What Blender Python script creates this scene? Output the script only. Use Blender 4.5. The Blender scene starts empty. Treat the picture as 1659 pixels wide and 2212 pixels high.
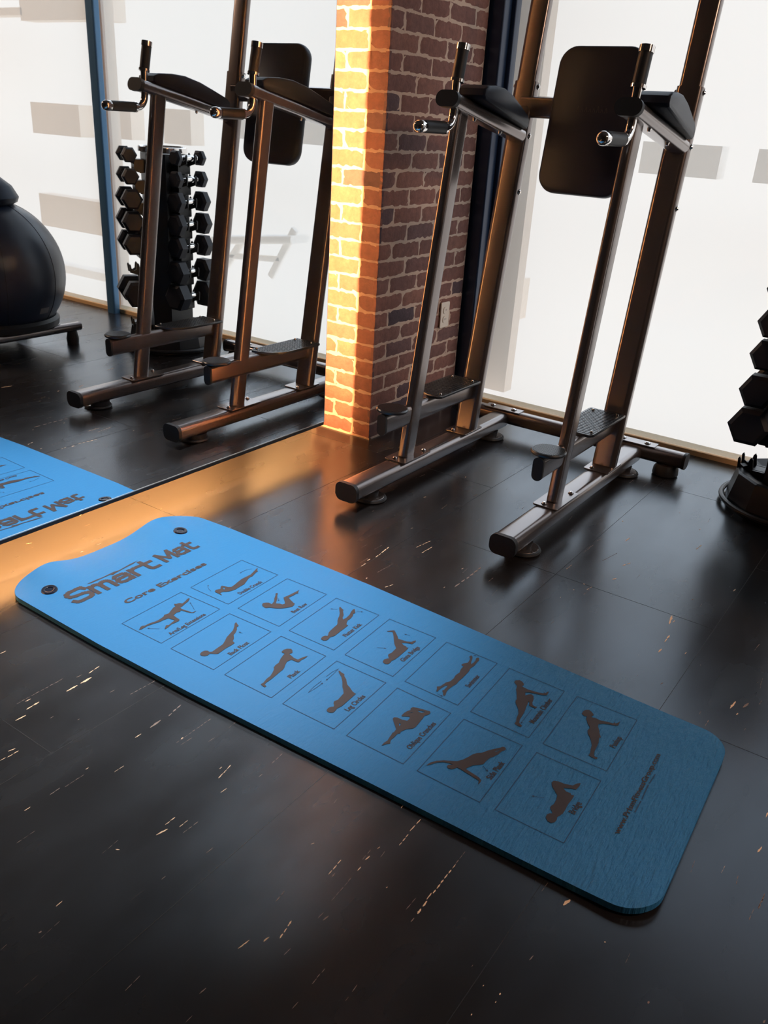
import bpy, bmesh, math, random
from mathutils import Vector, Matrix
random.seed(7)
S = bpy.context.scene
COL = S.collection

# ------------------------------------------------------------------ camera
cam_d = bpy.data.cameras.new('camera'); cam = bpy.data.objects.new('camera', cam_d); COL.objects.link(cam)
cam_d.sensor_fit = 'HORIZONTAL'; cam_d.sensor_width = 36.0
cam_d.lens = 36.0 * 1847.5 / 1659.0
cam_d.clip_start = 0.02; cam_d.clip_end = 200
cam.matrix_world = Matrix(((0.817163,-0.282467,0.502451,2.080213),(0.573440,0.310059,-0.758307,0.069672),(0.058407,0.907786,0.415346,1.256101),(0.000000,0.000000,0.000000,1.000000)))
S.camera = cam

# ------------------------------------------------------------------ world: bright overcast street light, brighter and bluer overhead
W = bpy.data.worlds.new('sky'); S.world = W; W.use_nodes = True
wn, wl = W.node_tree.nodes, W.node_tree.links; wn.clear()
wo = wn.new('ShaderNodeOutputWorld'); wb = wn.new('ShaderNodeBackground'); wt = wn.new('ShaderNodeTexCoord')
wx = wn.new('ShaderNodeSeparateXYZ'); wr = wn.new('ShaderNodeValToRGB')
wl.new(wt.outputs['Generated'], wx.inputs[0]); wl.new(wx.outputs['Z'], wr.inputs[0]); wl.new(wr.outputs[0], wb.inputs['Color']); wl.new(wb.outputs[0], wo.inputs[0])
cr = wr.color_ramp
cr.elements[0].position = 0.17; cr.elements[0].color = (0.142, 0.139, 0.138, 1)
cr.elements[1].position = 0.30; cr.elements[1].color = (0.33, 0.37, 0.42, 1)
for p_, c_ in ((0.46, (0.30, 0.36, 0.43, 1)), (0.72, (0.09, 0.11, 0.14, 1))):
    e_ = cr.elements.new(p_); e_.color = c_
wb.inputs['Strength'].default_value = 9.0
# (below the horizon the background stands for the sunlit pavement outside the glass)

# ------------------------------------------------------------------ exposure
V = S.view_settings; V.view_transform = 'Standard'; V.look = 'None'; V.gamma = 1.0; V.use_curve_mapping = False; V.exposure = 0.0

# ------------------------------------------------------------------ lamps of the room (ceiling panels, off frame)
def area(name, loc, rot, sx, sy, power, col, spread=180):
    l = bpy.data.lights.new(name, 'AREA'); l.shape = 'RECTANGLE'; l.size = sx; l.size_y = sy; l.energy = power; l.color = col
    l.spread = math.radians(spread)
    o = bpy.data.objects.new(name, l); o.location = loc; o.rotation_euler = rot; COL.objects.link(o); return o
LWARM = 75; LSPOT = 600; LED1 = 88; LED2 = 100
area('ceiling_lamp_warm', (4.3, 1.9, 2.95), (0, 0, 0), 0.6, 0.6, LWARM, (1.0, 0.68, 0.48))
sd = bpy.data.lights.new('track_spotlight', 'SPOT'); sd.energy = LSPOT; sd.color = (.93, .97, 1.0); sd.spot_size = math.radians(43); sd.spot_blend = 1.0; sd.shadow_soft_size = .08
so_ = bpy.data.objects.new('track_spotlight', sd); so_.location = (0.30, 2.30, 2.90); COL.objects.link(so_)
so_.rotation_euler = (Vector((0.36, 1.50, 0))-Vector(so_.location)).to_track_quat('-Z', 'Y').to_euler()

# ------------------------------------------------------------------ helpers
def mat(name, base=(.5, .5, .5), rough=.5, metal=0.0, spec=.5, tint=None, coat=0.0):
    m = bpy.data.materials.new(name); m.use_nodes = True; n = m.node_tree.nodes; b = n['Principled BSDF']
    b.inputs['Base Color'].default_value = (*base, 1); b.inputs['Roughness'].default_value = rough; b.inputs['Metallic'].default_value = metal
    b.inputs['Specular IOR Level'].default_value = spec
    if tint: b.inputs['Specular Tint'].default_value = (*tint, 1)
    if coat: b.inputs['Coat Weight'].default_value = coat
    return m
def N(m, t): return m.node_tree.nodes.new(t)
def L(m, a, b): m.node_tree.links.new(a, b)
def B(m): return m.node_tree.nodes['Principled BSDF']
def coords(m, scale=(1, 1, 1), loc=(0, 0, 0), rot=(0, 0, 0)):
    t = N(m, 'ShaderNodeTexCoord'); p = N(m, 'ShaderNodeMapping'); p.inputs['Scale'].default_value = scale
    p.inputs['Location'].default_value = loc; p.inputs['Rotation'].default_value = rot
    L(m, t.outputs['Object'], p.inputs['Vector']); return p.outputs[0]
def noise(m, vec, scale, detail=3, rough=.5):
    n = N(m, 'ShaderNodeTexNoise'); n.inputs['Scale'].default_value = scale; n.inputs['Detail'].default_value = detail; n.inputs['Roughness'].default_value = rough
    L(m, vec, n.inputs['Vector']); return n.outputs['Fac']
def ramp(m, fac, stops):
    r = N(m, 'ShaderNodeValToRGB'); e = r.color_ramp.elements
    while len(e) < len(stops): e.new(.5)
    for el, (p, c) in zip(e, stops): el.position = p; el.color = (*c, 1) if len(c) == 3 else c
    L(m, fac, r.inputs[0]); return r.outputs[0]
def bump(m, h, strength, dist=.002):
    b = N(m, 'ShaderNodeBump'); b.inputs['Strength'].default_value = strength; b.inputs['Distance'].default_value = dist
    L(m, h, b.inputs['Height']); L(m, b.outputs[0], B(m).inputs['Normal']); return b
def math_(m, op, a, b=0.0):
    n = N(m, 'ShaderNodeMath'); n.operation = op
    for i, v in enumerate((a, b)):
        if isinstance(v, (int, float)): n.inputs[i].default_value = v
        else: L(m, v, n.inputs[i])
    return n.outputs[0]

class MB:
    def __init__(s): s.v = []; s.f = []; s.mi = []; s.cm = 0
    def add(s, v, f):
        o = len(s.v); s.v += [tuple(p) for p in v]; s.f += [tuple(o + i for i in q) for q in f]; s.mi += [s.cm] * len(f); return s
    def box(s, lo, hi, M=None):
        x0, y0, z0 = lo; x1, y1, z1 = hi
        v = [Vector(p) for p in ((x0,y0,z0),(x1,y0,z0),(x1,y1,z0),(x0,y1,z0),(x0,y0,z1),(x1,y0,z1),(x1,y1,z1),(x0,y1,z1))]
        if M: v = [M @ p for p in v]
        return s.add(v, [(0,3,2,1),(4,5,6,7),(0,1,5,4),(1,2,6,5),(2,3,7,6),(3,0,4,7)])
    def sweep(s, sec, path, up=(0, 0, 1), scales=None, closed=False):
        path = [Vector(p) for p in path]; n = len(path); k = len(sec); vs = []; up = Vector(up)
        for i, p in enumerate(path):
            if closed: t = path[(i+1) % n] - path[i-1]
            elif i == 0: t = path[1] - p
            elif i == n-1: t = p - path[i-1]
            else: t = (path[i+1] - p).normalized() + (p - path[i-1]).normalized()
            t.normalize(); a = t.cross(up)
            if a.length < 1e-4: a = t.cross(Vector((0, 1, 0)))
            a.normalize(); b = a.cross(t).normalized()
            sc = scales[i] if scales else 1.0
            for (u, w) in sec: vs.append(p + a*u*sc + b*w*sc)
        fs = []
        m = n if closed else n-1
        for i in range(m):
            for j in range(k):
                a0 = i*k+j; a1 = i*k+(j+1) % k; b0 = ((i+1) % n)*k+j; b1 = ((i+1) % n)*k+(j+1) % k
                fs.append((a0, a1, b1, b0))
        if not closed: fs.append(tuple(range(k))[::-1]); fs.append(tuple((n-1)*k+j for j in range(k)))
        return s.add(vs, fs)
    def prism(s, poly, z0, z1, M=None, ch=0.0):
        """poly (x, y) extruded along z, optional chamfer"""
        k = len(poly); c = Vector((sum(p[0] for p in poly)/k, sum(p[1] for p in poly)/k, 0))
        def ring(z, sh):
            o = []
            for p in poly:
                q = Vector((p[0], p[1], 0)); d = q - c; o.append(c + d*(1 - sh/max(d.length, 1e-6)) + Vector((0, 0, z)))
            return o
        rs = [ring(z0, ch), ring(z0+ch, 0), ring(z1-ch, 0), ring(z1, ch)] if ch else [ring(z0, 0), ring(z1, 0)]
        v = [p for r in rs for p in r]
        if M: v = [M @ p for p in v]
        fs = []
        for i in range(len(rs)-1):
            for j in range(k): fs.append((i*k+j, i*k+(j+1) % k, (i+1)*k+(j+1) % k, (i+1)*k+j))
        fs.append(tuple(range(k))[::-1]); fs.append(tuple((len(rs)-1)*k+j for j in range(k)))
        return s.add(v, fs)
    def lathe(s, prof, n=24, M=None):
        vs = []; fs = []; k = len(prof)
        for i in range(n):
            a = 2*math.pi*i/n
            for (r, z) in prof: vs.append(Vector((r*math.cos(a), r*math.sin(a), z)))
        if M: vs = [M @ p for p in vs]
        for i in range(n):
            for j in range(k-1): fs.append((i*k+j, ((i+1) % n)*k+j, ((i+1) % n)*k+j+1, i*k+j+1))
        return s.add(vs, fs)
    def build(s, name, m, parent=None, smooth=True, angle=35):
        me = bpy.data.meshes.new(name); me.from_pydata(s.v, [], s.f)
        for mm in (m if isinstance(m, (list, tuple)) else [m]): me.materials.append(mm)
        for p, i in zip(me.polygons, s.mi): p.material_index = i
        bm = bmesh.new(); bm.from_mesh(me); bmesh.ops.remove_doubles(bm, verts=bm.verts, dist=1e-6); bmesh.ops.recalc_face_normals(bm, faces=bm.faces)
        if smooth:
            for f in bm.faces: f.smooth = True
            for e in bm.edges:
                if len(e.link_faces) == 2 and e.calc_face_angle(0) > math.radians(angle): e.smooth = False
        bm.to_mesh(me); bm.free()
        o = bpy.data.objects.new(name, me); COL.objects.link(o)
        if parent: o.parent = parent; o.matrix_parent_inverse = Matrix.Translation(-wloc(parent))
        return o
def wloc(o):
    l = o.location.copy()
    while o.parent:
        l = l + o.matrix_parent_inverse.translation; o = o.parent; l += o.location
    return l
def rrect(w, h, r, n=5):
    r = min(r, w/2-1e-5, h/2-1e-5); o = []
    for cx_, cy_, a0 in ((w/2-r, h/2-r, 0), (-w/2+r, h/2-r, 90), (-w/2+r, -h/2+r, 180), (w/2-r, -h/2+r, 270)):
        for i in range(n+1):
            a = math.radians(a0 + 90*i/n); o.append((cx_+r*math.cos(a), cy_+r*math.sin(a)))
    return o
def circ(r, n=16): return [(r*math.cos(2*math.pi*i/n), r*math.sin(2*math.pi*i/n)) for i in range(n)]
def empty(name, loc, label, cat, group=None):
    o = bpy.data.objects.new(name, None); o.empty_display_size = .1; o.location = loc; COL.objects.link(o)
    o['label'] = label; o['category'] = cat
    if group: o['group'] = group
    return o
def tag(o, label=None, cat=None, group=None, kind=None):
    if label: o['label'] = label
    if cat: o['category'] = cat
    if group: o['group'] = group
    if kind: o['kind'] = kind
    return o
def frame_to(a, b, up=(0, 0, 1)):
    """matrix whose z axis runs from a towards b, placed at a"""
    z = (Vector(b)-Vector(a)).normalized(); x = Vector(up).cross(z)
    if x.length < 1e-4: x = Vector((1, 0, 0))
    x.normalize(); y = z.cross(x)
    M = Matrix((x, y, z)).transposed().to_4x4(); M.translation = Vector(a); return M

# ------------------------------------------------------------------ materials
# dark vinyl floor: near black, faint cloudy wear, bluish sheen
FL = mat('floor_vinyl', (.020, .018, .018), .33, 0, .85, tint=(.72, .86, 1.0))
v = coords(FL, (1, 1, 1)); n1 = noise(FL, v, 2.2, 4)
c1 = ramp(FL, n1, [(.3, (.011, .0088, .0082)), (.75, (.018, .0148, .0138))])
v2 = coords(FL, (26, 3.2, 1)); n2 = noise(FL, v2, 1.6, 6, .62)
v3 = coords(FL, (1.5, 1.1, 1), (3, 7, 0)); n3 = noise(FL, v3, 2.4, 2)
k = math_(FL, 'MULTIPLY', ramp(FL, n2, [(.66, (0, 0, 0)), (.74, (1, 1, 1))]), ramp(FL, n3, [(.48, (0, 0, 0)), (.62, (1, 1, 1))]))
k = math_(FL, 'MULTIPLY', k, .35)
mx = N(FL, 'ShaderNodeMixRGB'); L(FL, k, mx.inputs[0]); L(FL, c1, mx.inputs[1]); mx.inputs[2].default_value = (.16, .12, .10, 1)
L(FL, mx.outputs[0], B(FL).inputs['Base Color'])
rr = ramp(FL, noise(FL, coords(FL, (3, 1, 1)), 3.0, 4), [(.3, (.22,)*3), (.75, (.30,)*3)]); L(FL, rr, B(FL).inputs['Roughness'])
bump(FL, noise(FL, coords(FL), 60, 3), .05, .001)
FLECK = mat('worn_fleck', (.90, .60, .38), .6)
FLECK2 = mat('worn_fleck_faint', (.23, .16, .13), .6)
SEAM = mat('floor_seam', (.008, .008, .009), .5)

BLUE = mat('mat_foam_blue', (.020, .166, .375), .52, 0, .28)
vv = coords(BLUE, (160, 34, 1)); nb = noise(BLUE, vv, 1.0, 4, .6); nb2 = noise(BLUE, coords(BLUE, (40, 12, 1)), 1.2, 4, .6)
xs = N(BLUE, 'ShaderNodeSeparateXYZ'); L(BLUE, coords(BLUE), xs.inputs[0])
rx = ramp(BLUE, math_(BLUE, 'MULTIPLY', xs.outputs['X'], .5), [(.45, (.12,)*3), (.95, (1, 1, 1))])
hh = math_(BLUE, 'MULTIPLY', math_(BLUE, 'ADD', nb, nb2), rx)
bump(BLUE, hh, .9, .0055)
INK = mat('mat_print', (.044, .031, .031), .6, 0, .3)
INKL = mat('mat_print_line', (.022, .055, .115), .6, 0, .3)
GROM = mat('grommet_black', (.008, .012, .024), .25, 0, .6)

STEEL = mat('tower_paint', (.21, .175, .165), .26, .8, coat=.6)
B(STEEL).inputs['Coat Roughness'].default_value = .18
bump(STEEL, noise(STEEL, coords(STEEL), 420, 2), .10, .0006)
CHROME = mat('chrome', (.85, .82, .80), .10, 1.0)
RUB = mat('black_rubber', (.017, .017, .019), .5, 0, .4)
PED = mat('ribbed_rubber', (.018, .020, .024), .30, 0, .9)
VIN = mat('pad_vinyl', (.020, .022, .031), .42, 0, .16, tint=(.6, .75, 1))
bump(VIN, noise(VIN, coords(VIN), 260, 2), .12, .0008)
LOGO = mat('embossed_logo', (.030, .030, .034), .5)
HEX = mat('hex_rubber', (.014, .017, .026), .5, 0, .45)
RACK = mat('rack_black', (.008, .009, .012), .4, 0, .5)

BRK = mat('brick', (.3, .12, .08), .85, 0, .25)
g = N(BRK, 'ShaderNodeNewGeometry')
cb = ramp(BRK, g.outputs['Random Per Island'], [(.0, (.20, .092, .074)), (.25, (.245, .110, .085)), (.5, (.18, .088, .076)), (.75, (.265, .122, .092)), (.9, (.14, .080, .080)), (1.0, (.085, .056, .064))])
nn = noise(BRK, coords(BRK), 38, 5, .65)
mb_ = N(BRK, 'ShaderNodeMixRGB'); mb_.blend_type = 'MULTIPLY'; mb_.inputs[0].default_value = .55; L(BRK, cb, mb_.inputs[1])
L(BRK, ramp(BRK, nn, [(.3, (.55, .55, .58)), (.7, (1.25, 1.2, 1.15))]), mb_.inputs[2]); L(BRK, mb_.outputs[0], B(BRK).inputs['Base Color'])
bump(BRK, noise(BRK, coords(BRK), 90, 5, .7), .7, .004)
MORT = mat('mortar', (.56, .40, .31), .9, 0, .2)
bump(MORT, noise(MORT, coords(MORT), 120, 5, .7), .6, .003)

NAVY = mat('frame_navy', (.018, .035, .075), .28, .2, .6)
MULL = mat('mullion_blue', (.08, .20, .36), .32, .3, .6)
WOOD = mat('sill_wood', (.80, .50, .24), .5)
REVEAL = mat('reveal_cream', (.80, .66, .54), .8)
WALL = mat('wall_paint', (.80, .72, .60), .9)
DARK = mat('dark_paint', (.025, .02, .018), .9)
CEIL = mat('ceiling_paint', (.075, .058, .052), .9)
MIR = mat('mirror_silver', (.93, .95, .96), .012, 1.0)
MEDGE = mat('mirror_edge', (.75, .72, .68), .2, .6)
MBACK = mat('mirror_backing', (.03, .03, .032), .7)
PLATE = mat('outlet_plastic', (.66, .56, .46), .45)
SLOT = mat('outlet_slot', (.05, .04, .035), .6)
PALE = mat('street_beige', (.92, .77, .63), .9)
PALE2 = mat('street_grey', (.97, .92, .86), .9)

# roller shade: thin woven screen, mostly see-through against the bright street
SH = bpy.data.materials.new('shade_screen'); SH.use_nodes = True; sn = SH.node_tree.nodes; sn.clear()
so = sn.new('ShaderNodeOutputMaterial'); tr = sn.new('ShaderNodeBsdfTransparent'); tl = sn.new('ShaderNodeBsdfTranslucent'); df = sn.new('ShaderNodeBsdfDiffuse'); m1 = sn.new('ShaderNodeMixShader'); m2 = sn.new('ShaderNodeMixShader')
tr.inputs[0].default_value = (1, 1, 1, 1); tl.inputs[0].default_value = (.86, .80, .72, 1); df.inputs[0].default_value = (.75, .70, .62, 1)
m1.inputs[0].default_value = .45; m2.inputs[0].default_value = .55
SH.node_tree.links.new(tl.outputs[0], m1.inputs[1]); SH.node_tree.links.new(df.outputs[0], m1.inputs[2])
SH.node_tree.links.new(tr.outputs[0], m2.inputs[1]); SH.node_tree.links.new(m1.outputs[0], m2.inputs[2]); SH.node_tree.links.new(m2.outputs[0], so.inputs[0])
HEM = SH.copy(); HEM.name = 'hem_cream'
for n_ in HEM.node_tree.nodes:
    if n_.type == 'MIX_SHADER' and abs(n_.inputs[0].default_value-.55) < .01: n_.inputs[0].default_value = .80
    if n_.type == 'BSDF_TRANSLUCENT': n_.inputs[0].default_value = (.95, .88, .74, 1)
GLASS = bpy.data.materials.new('window_glass'); GLASS.use_nodes = True; gn = GLASS.node_tree.nodes; gn.clear()
go = gn.new('ShaderNodeOutputMaterial'); gt = gn.new('ShaderNodeBsdfTransparent'); gg = gn.new('ShaderNodeBsdfGlossy'); gm = gn.new('ShaderNodeMixShader'); gm.inputs[0].default_value = .04
gg.inputs['Roughness'].default_value = .02; gt.inputs[0].default_value = (.97, .98, .98, 1)
GLASS.node_tree.links.new(gt.outputs[0], gm.inputs[1]); GLASS.node_tree.links.new(gg.outputs[0], gm.inputs[2]); GLASS.node_tree.links.new(gm.outputs[0], go.inputs[0])
LEDM = bpy.data.materials.new('led_glow'); LEDM.use_nodes = True; ln = LEDM.node_tree.nodes; ln.clear()
lo_ = ln.new('ShaderNodeOutputMaterial'); le = ln.new('ShaderNodeEmission'); le.inputs[0].default_value = (1, .5, .17, 1); le.inputs[1].default_value = 6; LEDM.node_tree.links.new(le.outputs[0], lo_.inputs[0])

# traced prints of the mat (mm on the floor plane) and worn flecks of the floor
PANELS = [
 ('Double Crunch',[(531,1566.3),(528.5,1573.3),(534.3,1585.1),(526.2,1593.7),(524.4,1600.6),(531.4,1603.7),(543.8,1606.8),(549.9,1612.9),(547.9,1627.5),(543.8,1645.5),(539.7,1665.9),(540.4,1686.4),(540.9,1702.5),(533.2,1727.6),(528.7,1742.1),(530.5,1745),(535.1,1737.1),(545.2,1729),(542.9,1725.5),(547.1,1712.5),(552.1,1697.6),(550,1690.4),(552.1,1681.1),(558.6,1667),(566.7,1648),(566.6,1630.9),(568.2,1611),(565.3,1596),(556.8,1582.4),(551,1579.4),(550.2,1571.3),(551,1566.2),(560.8,1564),(561.4,1561.2),(549.3,1563.5),(541.7,1562.3),(535,1563.5)],
  [[(537,1592.4),(534.2,1598.5),(542.2,1596.1),(545,1588.8)]],
  [(464.9,1536.3),(458.6,1751),(602.3,1754),(610.1,1539.2)],[(598.7,1599.1),(598.4,1691.6)],[[(521.7,1560.3),(511.9,1562.3),(501.5,1568.1),(494.1,1576.5)],[(518.8,1729.7),(511.8,1716.6),(509.6,1702.3),(511.1,1690)]]),
 ('Boat Row',[(682.9,1596.6),(678.6,1604.7),(682.4,1612),(688.9,1617.5),(695.4,1617.2),(701.3,1616.3),(694.9,1632.8),(685.3,1644.7),(677.4,1658.3),(669.5,1668),(671.2,1673.6),(677.4,1668.6),(680.3,1662.9),(692.1,1650.5),(701.7,1634.5),(707.1,1627.2),(715.1,1633.3),(724.2,1634.7),(726.3,1641.7),(721.9,1647.9),(710.1,1657.9),(701.8,1665),(702.3,1671.6),(704.7,1688.1),(706.1,1705.9),(707.2,1719.4),(707.6,1728.2),(712.5,1715.6),(718.2,1710.1),(714.4,1704.7),(715,1690.7),(712.5,1674.2),(726.3,1667.8),(742.1,1661.3),(745.7,1662.4),(751.2,1653.2),(752.3,1642.3),(744.1,1628.3),(734.8,1615.6),(725.1,1608.1),(708.1,1599.7),(701.9,1590.5),(695,1591.2),(688.1,1593.1)],
  [],
  [(645.4,1540.8),(637.1,1755.2),(782,1759),(791.4,1544.5)],[(778.7,1621.5),(776.5,1682.1)],[[(693.4,1653.7),(701.6,1644.5)]]),
 ('Flutter Kick',[(914.3,1569.7),(911.3,1578.6),(913.5,1587.5),(919.4,1590.7),(917.5,1596.1),(911.6,1605.2),(908.8,1617.1),(906.3,1634.8),(904.9,1649.9),(900.9,1657.6),(893.7,1666.3),(887.2,1677.6),(882.5,1688.7),(873.8,1702.3),(860,1717.7),(853.8,1726.1),(854.7,1729.6),(864.1,1725.1),(873,1721.8),(872.2,1718.4),(881.4,1708.8),(889.1,1700.1),(893.9,1688.9),(900.9,1681.8),(902.3,1694.2),(899.6,1712.9),(893.7,1727.1),(889.8,1741.3),(892.2,1747.2),(898.8,1739.2),(906.7,1730.4),(904,1725),(910.4,1712.6),(913.3,1699.9),(913,1686.5),(918.1,1676),(923.5,1667.6),(929.2,1667.7),(930.3,1655.1),(931.5,1629.1),(933.4,1602.5),(929.8,1595.3),(927.8,1590.8),(931.3,1578.1),(929.8,1571.8),(924.3,1567.1),(917.1,1567.9)],
  [],
  [(825.2,1546.2),(815.9,1760.8),(962,1765.4),(972.3,1550.2)],[(959.5,1619.3),(956.3,1695.5)],[[(855.6,1713.2),(842,1705.4)],[(904,1740.5),(916.4,1748.4)]]),
 ('Glute Bridge',[(1098.9,1589.6),(1096.2,1599.1),(1100.1,1606.5),(1103.7,1610.5),(1094.7,1618.2),(1091.3,1625.7),(1094.1,1634.9),(1091.3,1660.5),(1076.9,1673.3),(1065.6,1687.2),(1054.6,1701.8),(1039.8,1719.1),(1027.6,1710.6),(1025.9,1713),(1039.4,1728.1),(1047.5,1721.8),(1063,1708.8),(1070.8,1700),(1082,1702.9),(1094.2,1704.1),(1104.8,1710.5),(1110.2,1724.9),(1113.3,1720.2),(1113,1703.7),(1106.7,1702),(1096.6,1697.8),(1088.6,1690.3),(1098.3,1684.2),(1107.2,1684.6),(1108.9,1680.7),(1114.7,1683),(1116.3,1671),(1117.1,1650.8),(1117.9,1630.8),(1117.2,1613.3),(1114,1607.3),(1116.1,1599),(1116,1588.9),(1110,1584.6),(1103.9,1585.5)],
  [],
  [(1006.8,1552),(996.1,1767),(1143.8,1770.5),(1154.3,1553.5)],[(1140.4,1622.7),(1137.9,1703.3)],[[(1050.9,1631.8),(1069.9,1641.8)],[(1085,1734.9),(1072.2,1731.5)]]),
 ('Swimmer',[(1260.4,1706.3),(1262.4,1714.7),(1268.9,1724.4),(1266.8,1736.9),(1263.8,1744.6),(1258.3,1750.3),(1258.5,1759),(1264.8,1755.7),(1268.7,1748.7),(1272.3,1736.4),(1278.9,1723.4),(1280.2,1734.6),(1279.1,1747.2),(1275.8,1754.6),(1277.5,1762.2),(1282.2,1760),(1286.2,1751.4),(1286.7,1738.3),(1288.5,1723.1),(1286.1,1706.2),(1289.5,1695.9),(1290.8,1677.6),(1291.6,1655.9),(1291,1639.7),(1292.7,1625.6),(1289.7,1613.8),(1288.7,1596.2),(1290.3,1583.9),(1294.7,1572.6),(1294.9,1566.9),(1289.8,1568.5),(1286.7,1574.9),(1279.8,1581.3),(1281.7,1585.8),(1281.2,1597.6),(1279.6,1608.5),(1274.6,1602.9),(1272.4,1587.3),(1272.4,1576.6),(1273.2,1569.8),(1269.2,1571),(1266.3,1579.2),(1261,1586.9),(1267,1593.5),(1268.2,1605.2),(1269.7,1616.4),(1275.3,1626.7),(1275.8,1642.8),(1272.9,1654.7),(1273.1,1664.4),(1274.4,1673.7),(1270.4,1684.9),(1268.7,1695),(1268.6,1704.1),(1265.7,1703.1)],
  [],
  [(1188.9,1555.6),(1177.2,1771.2),(1328.4,1771.5),(1337.8,1557.1)],[(1325.5,1635.2),(1322.4,1694.3)],[[(1276.9,1563.9),(1290.3,1563.1)],[(1276.1,1767.9),(1265.8,1764.5)]]),
 ('Mountain Climber',[(1399.8,1726.3),(1399.8,1735.3),(1407.2,1742.4),(1415,1740.5),(1421.4,1736),(1425.1,1728.7),(1421.9,1723.4),(1429.5,1721.6),(1440,1720.6),(1452.2,1722.7),(1465.6,1725.8),(1477.8,1731.2),(1476.8,1736.7),(1480.4,1733.3),(1482.2,1742.7),(1484.7,1747),(1487.5,1729.7),(1482.4,1724.9),(1473.1,1720.4),(1459,1715.6),(1447.9,1711.3),(1440.9,1705.4),(1446.4,1694.3),(1450.4,1702.9),(1455.9,1708.4),(1463.3,1705.1),(1469.2,1692.8),(1472.3,1680),(1477.1,1671.8),(1484.3,1670.1),(1488.9,1672.4),(1489.2,1665.1),(1481.1,1663.6),(1471.8,1664.4),(1466.9,1675.5),(1462.6,1678.1),(1466.3,1665.9),(1467.7,1658),(1471.3,1645.9),(1473.7,1633.1),(1476,1617.4),(1478.2,1601.9),(1482.2,1590.8),(1488.6,1587.5),(1492.8,1585.4),(1492.1,1579.1),(1485.1,1579),(1474.6,1581.7),(1474.6,1590.3),(1469.3,1603.2),(1465.6,1620.5),(1456.5,1636.8),(1450,1643.4),(1442.2,1652.2),(1437.5,1660.5),(1436.6,1669),(1427.3,1686.3),(1418.2,1701),(1413.4,1716.3),(1407.1,1720.9)],
  [],
  [(1373.8,1555.5),(1363.2,1771.9),(1514,1772.2),(1523.2,1557.1)],[(1510.8,1609.9),(1506.5,1721.9)],[[(1482.7,1655.3),(1486.1,1594)]]),
 ('Pushup',[(1583.3,1716.4),(1582,1728.1),(1584.5,1736.3),(1591.3,1741.3),(1598.3,1738.5),(1606.1,1732.2),(1607.7,1726.5),(1604.5,1723.8),(1607.2,1719.1),(1615.5,1721.7),(1627.6,1720.6),(1641.3,1726.2),(1655.7,1729.7),(1656.8,1736),(1660,1733.2),(1663.6,1738.8),(1665.7,1748.1),(1668.1,1728.9),(1660.7,1724.2),(1648.2,1719.5),(1637.6,1713.6),(1629.4,1705.6),(1631.6,1696.5),(1639.5,1684.2),(1645.4,1673.1),(1652.3,1663),(1649.7,1659.6),(1655.2,1642.1),(1657.5,1626.2),(1659.2,1610.1),(1662.3,1597.7),(1667.3,1592.1),(1672.7,1594),(1673.9,1587.7),(1669.4,1585.3),(1663,1586.1),(1654.1,1587.5),(1653.8,1598.3),(1649.4,1612.1),(1646.3,1624.7),(1638.4,1638.7),(1631.4,1648.6),(1624.2,1655.8),(1618.5,1665.8),(1619.1,1678.2),(1616,1683.8),(1607.2,1692.9),(1599,1705.4),(1596.8,1714.8),(1591.8,1712.1)],
  [],
  [(1557.6,1559.1),(1546.8,1773.5),(1695.6,1778.1),(1705.2,1564.9)],[(1691.7,1647.7),(1691.4,1693.5)],[]),
 ('Arm/Leg Extensions',[(527.4,1296.7),(519.3,1309.1),(519,1315.5),(523.1,1320.1),(523.4,1334.2),(527.4,1349.5),(528.8,1358.8),(526.9,1375.3),(525.2,1382.1),(520.6,1388.4),(523.9,1401.6),(518.1,1413.4),(511.2,1428.5),(510.1,1439.5),(504,1439.4),(497.7,1444.8),(502.5,1447.5),(505.1,1456.3),(513.1,1460.1),(509.7,1474.6),(505.5,1484.2),(505,1492.6),(510,1490.3),(516.6,1478.4),(519.4,1465.5),(523.9,1450.1),(524.3,1441.9),(533.4,1439.1),(549.2,1442.1),(567.3,1445.1),(569.7,1459.7),(572.1,1445.1),(563.5,1439.8),(550.2,1436.7),(536.8,1433.6),(540.2,1426.1),(536.4,1418.6),(540.1,1403.2),(551.4,1400.5),(568.5,1398.8),(572.4,1394.1),(571.9,1381.7),(570.2,1368.3),(574.3,1354),(575.6,1345.4),(573.8,1341.9),(563.3,1356.5),(567.6,1362.1),(563.6,1378.5),(561.6,1388.9),(550.9,1385.8),(541.4,1383.7),(538.6,1369.2),(538.2,1356.8),(533,1340.4),(529,1323.2),(529.8,1310.3),(530,1301.9)],
  [],
  [(470.1,1288.7),(464.1,1499.9),(610.9,1505.6),(617.1,1291.9)],[(608.2,1332.7),(604.3,1461.4)],[[(562.9,1333.8),(539.4,1317.3)],[(560.1,1459.9),(526.6,1476.9)]]),
 ('Back Float',[(726.4,1321),(723.3,1329.3),(725.2,1338.2),(730.6,1342.7),(738.8,1342.3),(742.6,1347.3),(740.9,1364.2),(740.1,1378.4),(738.9,1388.6),(732.3,1402),(723.6,1417.7),(718.3,1434.6),(712.9,1451.7),(702.6,1467.1),(693.5,1477.6),(691.2,1485.9),(700.2,1481.3),(709,1477.4),(709.3,1469.5),(718.5,1460.5),(725.2,1448.3),(728.8,1437.6),(741.8,1425.4),(748.6,1413.8),(757.7,1412),(758.9,1399.8),(757.8,1378.4),(759.3,1361.3),(760.3,1349.4),(753.1,1343.4),(743.8,1337.4),(746.2,1328.6),(742.6,1321.3),(735.3,1317.7),(730,1318.6)],
  [],
  [(653.7,1290.9),(647.1,1506.2),(792.5,1511.3),(800.2,1295)],[(789.8,1366.3),(787,1436)],[[(739.9,1458.8),(736.8,1456.2),(731.8,1456.7)]]),
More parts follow.
